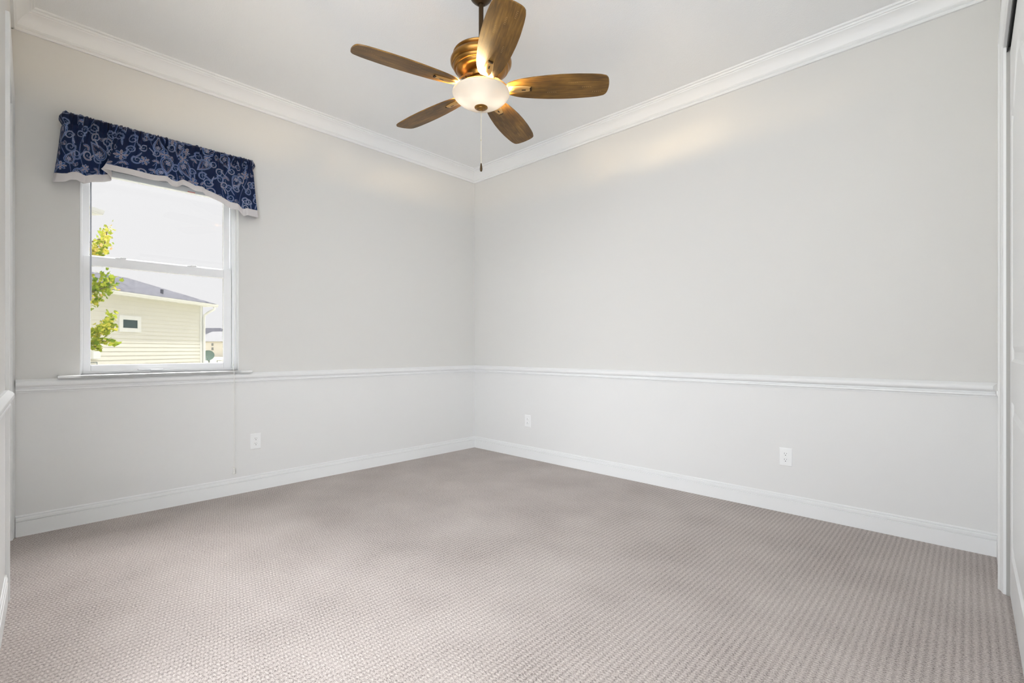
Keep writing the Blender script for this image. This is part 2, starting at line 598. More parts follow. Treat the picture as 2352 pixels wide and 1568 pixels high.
M_CLIP = mat('grey screen clip', srgb(110, 140, 150), 0.4, metal=0.3)
for ys in (LS0 + 0.0385, LS1 - 0.090):
    MB().box(-0.096, ys, 0.997, -0.0925, ys + 0.034, 1.000).box(-0.096, (ys + 0.031 if ys < -2.9 else ys), 0.984, -0.0925, (ys + 0.034 if ys < -2.9 else ys + 0.003), 0.997).build('screen_clip', M_CLIP, win)
MB().box(-0.052, WY1 - 0.004, WZ0, -0.0005, WY1 - 0.0005, WZ1 - 0.004).box(-0.052, WY0 + 0.0005, WZ0, -0.0005, WY0 + 0.004, WZ1 - 0.004) \
    .box(-0.052, WY0 + 0.0005, WZ1 - 0.004, -0.0005, WY1 - 0.0005, WZ1 - 0.0005).build('lit_reveal', M_TRIM, win)  # boards added; their white stands for window light on the returns
# stool (sill board) with a rounded nose
prof = [(-0.052, 0.906), (0.046, 0.906), (0.053, 0.909), (0.056, 0.9155), (0.053, 0.922), (0.046, 0.925), (-0.052, 0.925)]
mb = MB()
mb.sweep(prof, [(0, WY0 + 0.001, 0), (0, WY1 - 0.001, 0)], [(XP, UP), (XP, UP)])
nose = [(0.0005, 0.9062), (0.046, 0.9062), (0.053, 0.909), (0.056, 0.9155), (0.053, 0.922), (0.046, 0.9248), (0.0005, 0.9248)]
mb.sweep(nose, [(0, -3.368, 0), (0, -2.297, 0)], [(XP, UP), (XP, UP)])
mb.build('window_sill', M_TRIM, win, smooth=True)

# ---------------------------------------------------------------- blind (raised) inside the window
blind = empty('window_blind', (-0.025, (WY0 + WY1) / 2, 2.19), 'white raised blind bundled at the top of the window under the blue valance', 'blind')
M_BLIND = mat('white blind vinyl', srgb(236, 240, 240), 0.45)
BY0, BY1 = WY0 + 0.012, WY1 - 0.008
MB().box(-0.046, BY0, 2.36, -0.006, BY1, 2.405).build('headrail', M_BLIND, blind, bevel=0.003)
mb = MB()
nsl = 22
for i in range(nsl):
    z = 2.230 + i * (2.355 - 2.230) / nsl
    dx = 0.0016 * ((i * 37) % 5 - 2) * 0.5
    mb.box(-0.045 + dx, BY0 + 0.003, z, -0.010 + dx, BY1 - 0.003, z + 0.0022)
    mb.box(-0.040, BY0 + 0.006, z + 0.0022, -0.016, BY1 - 0.006, z + 0.0055)
mb.build('slat_stack', M_BLIND, blind)
MB().box(-0.047, BY0 + 0.001, 2.190, -0.008, BY1 - 0.001, 2.228).build('bottom_rail', M_BLIND, blind, bevel=0.004)
M_LABEL = mat('red warning tag', srgb(232, 150, 146), 0.6)
MB().box(-0.0078, -2.70, 2.1925, -0.0068, -2.655, 2.1985).build('tag', M_LABEL, blind)
M_WAND = mat('grey wand', srgb(176, 180, 190), 0.35)
MB().tube([(-0.030, -3.2125, 2.37), (-0.030, -3.2125, 1.40), (-0.030, -3.2125, 1.39)], [0.0042, 0.0046, 0.0035], 8).build('tilt_wand', M_WAND, blind, smooth=True)
cpts = [(-0.004, -2.398, 2.36), (-0.004, -2.400, 1.3), (0.0, -2.412, 0.99), (0.030, -2.421, 0.931), (0.0545, -2.424, 0.9265), (0.0595, -2.424, 0.915), (0.0585, -2.424, 0.80), (0.054, -2.424, 0.21)]
cd = MB().tube(cpts, 0.0017, 6).build('lift_cord', M_CORD, blind, smooth=True)
MB().lathe([(0.0, 0.972), (0.004, 0.970), (0.005, 0.966), (0.004, 0.962), (0, 0.960)], (0.008, -2.4135), 10).build('cord_knot', M_CORD, blind, smooth=True)
MB().lathe([(0.0, 0.213), (0.007, 0.212), (0.0085, 0.206), (0.0065, 0.197), (0.006, 0.19), (0.0085, 0.176), (0.0105, 0.170), (0.009, 0.165), (0, 0.164)], (0.054, -2.424), 16).build('cord_tassel', M_CORD, cd, smooth=True)


# ---------------------------------------------------------------- valance
def smooth_interp(xs, ys, q):
    return np.interp(q, xs, ys)


def paisley_canvas(wm, hm, res=1500.0):
    """printed pattern on a flat cloth wm x hm metres -> rgb array"""
    Wc, Hc = int(wm * res), int(hm * res)
    base = np.array(srgb(19, 31, 66)[:3])
    img = np.tile(base, (Hc, Wc, 1))
    rng = random.Random(11)
    C_LB = np.array(srgb(158, 176, 206)[:3]); C_TAN = np.array(srgb(170, 158, 160)[:3])
    C_WH = np.array(srgb(196, 206, 222)[:3]); C_MB = np.array(srgb(66, 90, 142)[:3])

    def stamp(x, y, r, c, a=1.0):
        xi, yi, ri = x * res, y * res, max(0.8, r * res)
        x0, x1, y0, y1 = int(xi - ri - 1), int(xi + ri + 2), int(yi - ri - 1), int(yi + ri + 2)
        if x1 <= 0 or y1 <= 0 or x0 >= Wc or y0 >= Hc:
            return
        x0, y0, x1, y1 = max(x0, 0), max(y0, 0), min(x1, Wc), min(y1, Hc)
        gx, gy = np.meshgrid(np.arange(x0, x1), np.arange(y0, y1))
        k = np.clip(ri + 0.5 - np.hypot(gx - xi, gy - yi), 0, 1)[..., None] * a
        img[y0:y1, x0:x1] = img[y0:y1, x0:x1] * (1 - k) + c * k

    def line(pts, wdt, c):
        for (ax, ay), (bx, by) in zip(pts, pts[1:]):
            d = math.hypot(bx - ax, by - ay)
            n = max(1, int(d / (0.5 / res)))
            for i in range(n):
                t = i / n
                stamp(ax + (bx - ax) * t, ay + (by - ay) * t, wdt if not callable(wdt) else wdt(t), c)

    def place(pts, x, y, a, s, flip):
        ca, sa = math.cos(a), math.sin(a)
        return [(x + (px * flip * ca - py * sa) * s, y + (px * flip * sa + py * ca) * s) for px, py in pts]

    def band(pts, w0, w1, c_fill, c_edge):
        """tapering band with pale edges and a pale core"""
        n = len(pts)
        for i, (x, y) in enumerate(pts):
            t = i / (n - 1)
            ww = (w0 + (w1 - w0) * t) * (0.35 + 0.65 * math.sin(PI * min(1, t * 1.1 + .12)))
            stamp(x, y, ww, c_edge)
        for i, (x, y) in enumerate(pts):
            t = i / (n - 1)
            ww = (w0 + (w1 - w0) * t) * (0.35 + 0.65 * math.sin(PI * min(1, t * 1.1 + .12)))
            stamp(x, y, ww - 0.0016, c_fill)
        line(pts, 0.0005, C_LB)

    def spiral(turns=1.4, r0=1.0, n=90):
        out = []
        for i in range(n):
            t = i / (n - 1)
            a = t * turns * 2 * PI
            r = r0 * (1 - t) ** 0.8 + 0.12
            out.append((r * math.cos(a) - r0, r * math.sin(a)))
        return out

    def scroll(x, y, a, s, fl):
        sp = spiral()
        stem = [(-0.25 * math.sin(t * 2.2), -2.0 + 2.0 * t) for t in [i / 40 for i in range(40)]]
        band(place(stem + sp, x, y, a, s, fl), 0.006 * s / 0.03, 0.004 * s / 0.03, C_MB if rng.random() < .6 else C_TAN * 0.6, C_LB if rng.random() < .7 else C_WH)

    def flower(x, y, a, s, fl):
        for k in range(8):
            b = a + 2 * PI * k / 8
            pet = []
            for i in range(22):
                t = 2 * PI * i / 21
                pet.append((0.62 + 0.40 * math.cos(t), 0.20 * math.sin(t)))
            q = place(pet, x, y, b, s, 1)
            for rr in (0.16, 0.1, 0.04):
                for i in range(12):
                    stamp(*place([(0.3 + 0.6 * i / 11, 0)], x, y, b, s, 1)[0], rr * s, C_TAN * 0.75 if k % 2 else C_MB)
            line(q, 0.0006, C_WH)
        stamp(x, y, 0.2 * s, C_TAN)
        stamp(x, y, 0.09 * s, base)

    def teardrop(x, y, a, s, fl):
        pts = []
        for i in range(80):
            t = 2 * PI * i / 79
            r = math.sin(t / 2) ** 1.4
            pts.append((r * math.sin(t) * 0.9 + 0.35 * (1 - math.cos(t)) * 0.5 * math.cos(t * .5), -math.cos(t) * 1.25))
        q = place(pts, x, y, a, s, fl)
        line(q, 0.0032, C_MB * 1.1)
        line(place([(p * 1.09, r * 1.06) for p, r in pts], x, y, a, s, fl), 0.0011, C_LB)
        line(place([(p * 0.84, r * 0.88) for p, r in pts], x, y, a, s, fl), 0.0008, C_WH)
        line(place([(p * 0.60, r * 0.66) for p, r in pts], x, y, a, s, fl), 0.0006, C_TAN)
        fx, fy = place([(0.1, 0.55)], x, y, a, s, fl)[0]
        flower(fx, fy, a, s * 0.38, 1)
        for i in range(5):
            stamp(*place([(0.15, -0.1 - 0.16 * i)], x, y, a, s, fl)[0], 0.0022 - 0.0003 * i, C_TAN)

    def fan(x, y, a, s, fl):
        n = 7
        for k in range(n):
            b = -1.2 + 2.4 * k / (n - 1)
            stamp(*place([(math.sin(b), math.cos(b))], x, y, a, s, fl)[0], 0.26 * s, C_WH)
            stamp(*place([(math.sin(b), math.cos(b))], x, y, a, s, fl)[0], 0.26 * s - 0.001, C_MB)
        arc = [(math.sin(-1.3 + 2.6 * i / 30) * .75, math.cos(-1.3 + 2.6 * i / 30) * .75) for i in range(31)]
        line(arc and place(arc, x, y, a, s, fl), 0.0024, C_TAN)
        line(place([(p * .6, r * .6) for p, r in arc], x, y, a, s, fl), 0.0009, C_LB)
        line(place([(0, 0), (0.2, -0.8), (0.6, -1.5)], x, y, a, s, fl), 0.001, C_LB)

    def leafpair(x, y, a, s, fl):
        for b in (-0.5, 0.5):
            lf = [(0.28 * math.sin(PI * i / 20), i / 20) for i in range(21)] + [(-0.28 * math.sin(PI * i / 20), 1 - i / 20) for i in range(21)]
            q = place(lf, x, y, a + b, s, fl)
            line(q, 0.0008, C_LB)
            line(place([(0, 0.05), (0, 0.9)], x, y, a + b, s, fl), 0.0012, C_TAN * .8)
    # long winding stems
    for k in range(int(wm / 0.13) + 1):
        x0 = k * 0.13
        st = [(x0 + 0.05 * math.sin(t * 5 + k), hm * t) for t in [i / 60 for i in range(61)]]
        line(st, 0.0016, C_MB)
        line([(a_ + 0.002, b_) for a_, b_ in st], 0.0006, C_LB)
    kinds = [teardrop, scroll, flower, scroll, fan, leafpair, scroll]
    cell = 0.064
    idx = 0
    for r in range(int(hm / cell) + 2):
        for c in range(int(wm / cell) + 2):
            x = (c + 0.5 * (r % 2)) * cell + rng.uniform(-.010, .010)
            y = r * cell + rng.uniform(-.010, .010)
            k = kinds[(c * 3 + r * 5 + rng.randrange(2)) % len(kinds)]
            s = {teardrop: 0.040, scroll: 0.024, flower: 0.028, fan: 0.019, leafpair: 0.030}[k] * rng.uniform(0.85, 1.2)
            k(x, y, rng.uniform(-.9, .9) + (PI if rng.random() < .4 else 0), s, 1 if rng.random() < .5 else -1)
            idx += 1
    return img


def cloth_material(name, color=None, transl=0.35, attr=None):
    m = bpy.data.materials.new(name)
    m.use_nodes = True
    nt = m.node_tree
    nt.nodes.clear()
    N, L = nt.nodes, nt.links
    out = N.new('ShaderNodeOutputMaterial')
    pb = N.new('ShaderNodeBsdfPrincipled')
    pb.inputs['Roughness'].default_value = 0.6
    pb.inputs['Specular IOR Level'].default_value = 0.3
    pb.inputs['Sheen Weight'].default_value = 0.15
    tl = N.new('ShaderNodeBsdfTranslucent')
    mx = N.new('ShaderNodeMixShader')
    mx.inputs[0].default_value = transl
    if attr:
        a = N.new('ShaderNodeAttribute')
        a.attribute_name = attr
        L.new(a.outputs['Color'], pb.inputs['Base Color'])
        g = N.new('ShaderNodeMixRGB')
        g.blend_type = 'ADD'
        g.inputs[0].default_value = 1.0
        L.new(a.outputs['Color'], g.inputs[1])
        g.inputs[2].default_value = (0.0, 0.12, 0.32, 1)
        L.new(g.outputs[0], tl.inputs[0])
    else:
        pb.inputs['Base Color'].default_value = color
        tl.inputs[0].default_value = color
    L.new(pb.outputs[0], mx.inputs[1])
    L.new(tl.outputs[0], mx.inputs[2])
    L.new(mx.outputs[0], out.inputs[0])
    return m


def make_valance():
    root = empty('window_valance', (0.0, -2.83, 2.05), 'navy blue paisley valance with an off-white hem, gathered on a rod over the window', 'valance')
    NU, NV = 860, 200
    # control stations along the cloth: s, top (y,x), bottom (y,x), bottom z
    st = np.array([
        # s      yt      xt     yb      xb     zb
        [0.000, -3.345, 0.002, -3.392, 0.002, 2.085],
        [0.050, -3.345, 0.055, -3.392, 0.050, 2.078],
        [0.095, -3.335, 0.088, -3.386, 0.098, 2.066],
        [0.130, -3.305, 0.092, -3.340, 0.108, 2.073],
        [0.160, -3.280, 0.092, -3.318, 0.103, 2.092],
        [0.195, -3.250, 0.092, -3.290, 0.115, 2.096],
        [0.235, -3.220, 0.092, -3.258, 0.128, 2.077],
        [0.285, -3.180, 0.092, -3.218, 0.108, 2.103],
        [0.330, -3.150, 0.092, -3.165, 0.060, 2.128],
        [0.370, -3.120, 0.092, -3.118, 0.052, 2.150],
        [0.400, -3.095, 0.092, -3.140, 0.080, 2.178],
        [0.430, -3.070, 0.092, -3.184, 0.110, 2.196],
        [0.470, -3.035, 0.092, -3.120, 0.128, 2.195],
        [0.540, -2.975, 0.092, -3.030, 0.122, 2.190],
        [0.640, -2.885, 0.092, -2.905, 0.122, 2.187],
        [0.690, -2.840, 0.092, -2.845, 0.128, 2.198],
        [0.725, -2.805, 0.092, -2.815, 0.105, 2.181],
        [0.755, -2.780, 0.092, -2.785, 0.100, 2.177],
        [0.790, -2.750, 0.092, -2.755, 0.125, 2.199],
        [0.830, -2.715, 0.092, -2.715, 0.122, 2.187],
        [0.865, -2.680, 0.092, -2.680, 0.110, 2.176],
        [0.905, -2.640, 0.092, -2.635, 0.118, 2.180],
        [0.925, -2.620, 0.092, -2.618, 0.100, 2.165],
        [0.965, -2.580, 0.092, -2.575, 0.115, 2.145],
        [1.020, -2.525, 0.092, -2.515, 0.122, 2.129],
        [1.080, -2.470, 0.092, -2.462, 0.115, 2.098],
        [1.130, -2.425, 0.092, -2.412, 0.122, 2.098],
        [1.175, -2.390, 0.092, -2.372, 0.095, 2.064],
        [1.200, -2.370, 0.092, -2.352, 0.112, 2.076],
        [1.280, -2.312, 0.090, -2.268, 0.100, 2.078],
        [1.320, -2.296, 0.055, -2.256, 0.050, 2.084],
        [1.365, -2.296, 0.002, -2.256, 0.002, 2.090]])
    ss = np.linspace(0, st[-1, 0], NU)
    # smooth the station curves
    fine = np.linspace(0, st[-1, 0], 4000)
    cols = []
    ker = np.hanning(91); ker /= ker.sum()
    for c in range(1, 6):
        y = np.interp(fine, st[:, 0], st[:, c])
        yp = np.pad(y, 45, mode='edge')
        cols.append(np.interp(ss, fine, np.convolve(yp, ker, 'valid')))
    yt, xt, yb, xb, zb = cols
    HEM = 0.044
    TOP = 2.503
    rs = np.random.RandomState(3)

    def wobble(freqs, amp):
        q = np.zeros(NU)
        for f in freqs:
            q += np.sin(ss * 2 * PI * f + rs.uniform(0, 6.28)) * rs.uniform(.5, 1)
        return q * amp / math.sqrt(len(freqs))
    gather = wobble([27, 33, 41, 52, 61], 0.0085)       # tight gathers on the rod pocket
    gz = wobble([24, 37, 46, 58], 0.0050)
    folds = wobble([5.2, 7.3, 9.1], 0.0095)             # soft folds lower down
    inner = np.clip(np.minimum(ss - 0.09, 1.285 - ss) / 0.04, 0, 1)

    def surface(zfrac0, zfrac1, nv, dx=0.0):
        """zfrac: 0 at the hem's lower edge line, 1 top (in metres from bottom for the hem part)"""
        t = np.linspace(zfrac0, zfrac1, nv)[:, None]
        full = (TOP + gz)[None, :]
        z = zb[None, :] + (full - zb[None, :]) * t
        k = np.clip(t, 0, 1)
        ease = k ** 0.75
        y = yb[None, :] + (yt - yb)[None, :] * ease
        x = xb[None, :] + (xt - xb)[None, :] * ease
        # pocket bulge round the rod and the pinch beneath it
        hgt = (TOP - z)
        bulge = 0.016 * np.exp(-((hgt - 0.030) / 0.020) ** 2) - 0.007 * np.exp(-((hgt - 0.070) / 0.012) ** 2)
        close = -0.022 * np.clip((0.016 - hgt) / 0.016, 0, 1) ** 1.5
        gw = np.exp(-(hgt / 0.12) ** 2)
        fw = np.sin(PI * np.clip(1 - k, 0, 1) ** 0.8) * 0.6 + 0.6 * (1 - k)
        off = bulge + close + gather[None, :] * gw + folds[None, :] * fw * np.clip(hgt / 0.1, 0, 1)
        x = x + off * inner[None, :] + dx
        y = y + (gather[::-1][None, :] * gw * 0.6) * inner[None, :] + (1 - inner[None, :]) * np.where(ss[None, :] < .6, -1, 1) * (bulge * 0.9)
        return np.stack([np.maximum(x, 0.0015), y, z], -1)

    def grid_object(name, co, matl, colors=None):
        nv, nu = co.shape[:2]
        me = bpy.data.meshes.new(name)
        me.vertices.add(nv * nu)
        me.vertices.foreach_set('co', co.reshape(-1).astype(np.float32))
        i, j = np.meshgrid(np.arange(nv - 1), np.arange(nu - 1), indexing='ij')
        a = i * nu + j
        quads = np.stack([a, a + 1, a + nu + 1, a + nu], -1).reshape(-1, 4).astype(np.int32)
        n = len(quads)
        me.loops.add(n * 4)
        me.loops.foreach_set('vertex_index', quads.reshape(-1))
        me.polygons.add(n)
        me.polygons.foreach_set('loop_start', np.arange(0, n * 4, 4, dtype=np.int32))
        me.update(calc_edges=True)
        me.validate()
        me.shade_smooth()
        me.materials.append(matl)
        if colors is not None:
            at = me.color_attributes.new('print', 'FLOAT_COLOR', 'POINT')
            at.data.foreach_set('color', colors.reshape(-1).astype(np.float32))
        o = bpy.data.objects.new(name, me)
        COL.objects.link(o)
        o.parent = root
        o.matrix_parent_inverse = Matrix.Translation(root.location).inverted()
        sm = o.modifiers.new('cloth', 'SOLIDIFY')
        sm.thickness = 0.0012
        sm.offset = 0
        return o
    hemfrac = HEM / 0.37
    co = surface(hemfrac, 1.0, NV)
    img = paisley_canvas(1.50, 0.46)
    U = np.interp(ss, [0, st[-1, 0]], [0.01, 1.49])
    V = (co[..., 2] - 2.05)
    ui = np.clip((U * 1500).astype(int), 0, img.shape[1] - 1)[None, :].repeat(NV, 0)
    vi = np.clip((V * 1500).astype(int), 0, img.shape[0] - 1)
    colr = np.concatenate([img[vi, ui], np.ones((NV, NU, 1))], -1)
    grid_object('valance_cloth', co, cloth_material('navy paisley cloth', transl=0.45, attr='print'), colr)
    grid_object('hem_band', surface(0.0, hemfrac + 0.004, 14, 0.0006), cloth_material('off-white hem cloth', srgb(228, 225, 226), 0.4))
    rod = MB().tube([(0.002, -3.328, 2.472), (0.080, -3.328, 2.472), (0.086, -3.322, 2.472), (0.086, -2.312, 2.472), (0.080, -2.306, 2.472), (0.002, -2.306, 2.472)], 0.007, 10)
    rod.build('curtain_rod', M_TRIM, root, smooth=True)


make_valance()


# ---------------------------------------------------------------- outlets
def outlet(name, label):
    """built at the origin facing +X, then turned"""
    root = empty(name, (0, 0, 0), label, 'outlet', 'duplex outlets low on the walls')
    w2, h2 = 0.039, 0.060
    mbp = MB()
    v = []
    for d, i in ((0.0008, 0), (0.0030, 0.0), (0.0060, 0.005)):
        v += [(d, -w2 + i, -h2 + i), (d, w2 - i, -h2 + i), (d, w2 - i, h2 - i), (d, -w2 + i, h2 - i)]
    f = []
    for r in range(2):
        for k in range(4):
            l = (k + 1) % 4
            f.append((r * 4 + k, r * 4 + l, r * 4 + 4 + l, r * 4 + 4 + k))
    f += [(8, 9, 10, 11), (3, 2, 1, 0)]
    mbp.add(v, f)
    mbp.build('cover_plate', M_PLATE, root)
    for s in (1, -1):
        zc = 0.0195 * s
        face = []
        n = 28
        for k in range(n):
            a = 2 * PI * k / n
            face.append((0.0172 * math.cos(a), max(-0.0138, min(0.0138, 0.0172 * math.sin(a)))))
        vv = [(0.0055, y, zc + z) for y, z in face] + [(0.0078, y, zc + z) for y, z in face] + [(0.0084, y * .93, zc + z * .93) for y, z in face]
        ff = [tuple(range(2 * n, 3 * n))]
        for r in range(2):
            for k in range(n):
                l = (k + 1) % n
                ff.append((r * n + k, r * n + l, (r + 1) * n + l, (r + 1) * n + k))
        fc = MB().add(vv, ff).build('receptacle', M_PLATE, root)
        MB().box(0.0080, -0.0072, zc + 0.0005, 0.0088, -0.0052, zc + 0.0088).build('slot', M_DARK, fc)
        MB().box(0.0080, 0.0054, zc + 0.0015, 0.0088, 0.0072, zc + 0.0080).build('slot', M_DARK, fc)
        sl = MB()
        vv, n2 = [], 12
        for k in range(n2):
            a = 2 * PI * k / n2
            vv.append((0.0088, 0.0026 * math.cos(a), zc - 0.0072 + max(-0.0026, 0.0028 * math.sin(a))))
        sl.add(vv + [(0.0080, y, z) for _, y, z in vv], [tuple(range(n2))] + [(k, (k + 1) % n2, n2 + (k + 1) % n2, n2 + k) for k in range(n2)])
        sl.build('ground_hole', M_DARK, fc)
    scr = []
    MB().lathe([(0, 0.0012), (0.0028, 0.0009), (0.0032, 0)], (0, 0), 12).xform(Matrix.Translation((0.006, 0, 0)) @ Matrix.Rotation(PI / 2, 4, 'Y')).build('screw', M_PLATE, root, smooth=True)
    return root


out1 = outlet('wall_outlet', 'white duplex outlet on the window wall, beside the hanging blind cord')
out2 = copy_tree(out1)
out2['label'] = 'white duplex outlet on the right-hand wall nearest the far corner'
out3 = copy_tree(out1)
out3['label'] = 'white duplex outlet on the right-hand wall nearest the closet door'
out1.location = (0.0, -2.258, 0.376)
out2.location = (0.795, 0.0, 0.370)
out2.rotation_euler = (PI, 0, -PI / 2)
out3.location = (3.095, 0.0, 0.368)
out3.rotation_euler = (0, 0, -PI / 2)
# the copy nearest the corner is mounted with its ground pins upward
out2.rotation_euler = (Matrix.Rotation(-PI / 2, 3, 'Z') @ Matrix.Rotation(PI, 3, 'X')).to_euler()

# ---------------------------------------------------------------- ceiling fan
M_BRONZE = mat('brushed antique bronze', srgb(146, 106, 52), 0.30, metal=0.9)
M_ARM = mat('lamplit bronze', srgb(216, 172, 108), 0.4, metal=0.8)  # bronze lightened to carry the bowl's lamplight on the arms
M_BRONZE_D = mat('dark bronze', srgb(70, 54, 34), 0.38, metal=0.8)


def wood_material():
    m = mat('weathered oak blade', srgb(120, 84, 44), 0.45, spec=0.4)
    nt = m.node_tree
    N, L = nt.nodes, nt.links
    b = N['Principled BSDF']
    tc = N.new('ShaderNodeTexCoord')
    mp = N.new('ShaderNodeMapping')
    mp.inputs['Scale'].default_value = (7, 110, 40)
    L.new(tc.outputs['Object'], mp.inputs['Vector'])
    n = N.new('ShaderNodeTexNoise'); n.inputs['Scale'].default_value = 1.0; n.inputs['Detail'].default_value = 6; n.inputs['Roughness'].default_value = 0.65
    L.new(mp.outputs[0], n.inputs['Vector'])
    mp2 = N.new('ShaderNodeMapping'); mp2.inputs['Scale'].default_value = (6, 14, 10)
    L.new(tc.outputs['Object'], mp2.inputs['Vector'])
    n2 = N.new('ShaderNodeTexNoise'); n2.inputs['Scale'].default_value = 1.0; n2.inputs['Detail'].default_value = 3
    L.new(mp2.outputs[0], n2.inputs['Vector'])
    ad = N.new('ShaderNodeMath'); ad.operation = 'ADD'
    L.new(n.outputs['Fac'], ad.inputs[0])
    L.new(n2.outputs['Fac'], ad.inputs[1])
    hv = N.new('ShaderNodeMath'); hv.operation = 'MULTIPLY'; hv.inputs[1].default_value = 0.5
    L.new(ad.outputs[0], hv.inputs[0])
    r = N.new('ShaderNodeValToRGB')
    r.color_ramp.elements[0].position = 0.33; r.color_ramp.elements[0].color = srgb(62, 44, 16)
    r.color_ramp.elements[1].position = 0.68; r.color_ramp.elements[1].color = srgb(142, 106, 46)
    e = r.color_ramp.elements.new(0.5); e.color = srgb(104, 73, 27)
    L.new(hv.outputs[0], r.inputs[0])
    L.new(r.outputs[0], b.inputs['Base Color'])
    bp = N.new('ShaderNodeBump'); bp.inputs['Strength'].default_value = 0.2; bp.inputs['Distance'].default_value = 0.002
    L.new(n.outputs['Fac'], bp.inputs['Height']); L.new(bp.outputs[0], b.inputs['Normal'])
    return m


M_WOOD = wood_material()
M_SCUFF = mat('pale distress marks', srgb(176, 140, 86), 0.6)


def bowl_material():
    m = bpy.data.materials.new('frosted glass bowl')
    m.use_nodes = True
    nt = m.node_tree
    nt.nodes.clear()
    N, L = nt.nodes, nt.links
    out = N.new('ShaderNodeOutputMaterial')
    tl = N.new('ShaderNodeBsdfTranslucent'); tl.inputs[0].default_value = (0.082, 0.090, 0.112, 1)
    pb = N.new('ShaderNodeBsdfPrincipled'); pb.inputs['Base Color'].default_value = srgb(246, 238, 222); pb.inputs['Roughness'].default_value = 0.35
    mx = N.new('ShaderNodeMixShader'); mx.inputs[0].default_value = 0.35
    L.new(tl.outputs[0], mx.inputs[1]); L.new(pb.outputs[0], mx.inputs[2])
    L.new(mx.outputs[0], out.inputs[0])
    return m


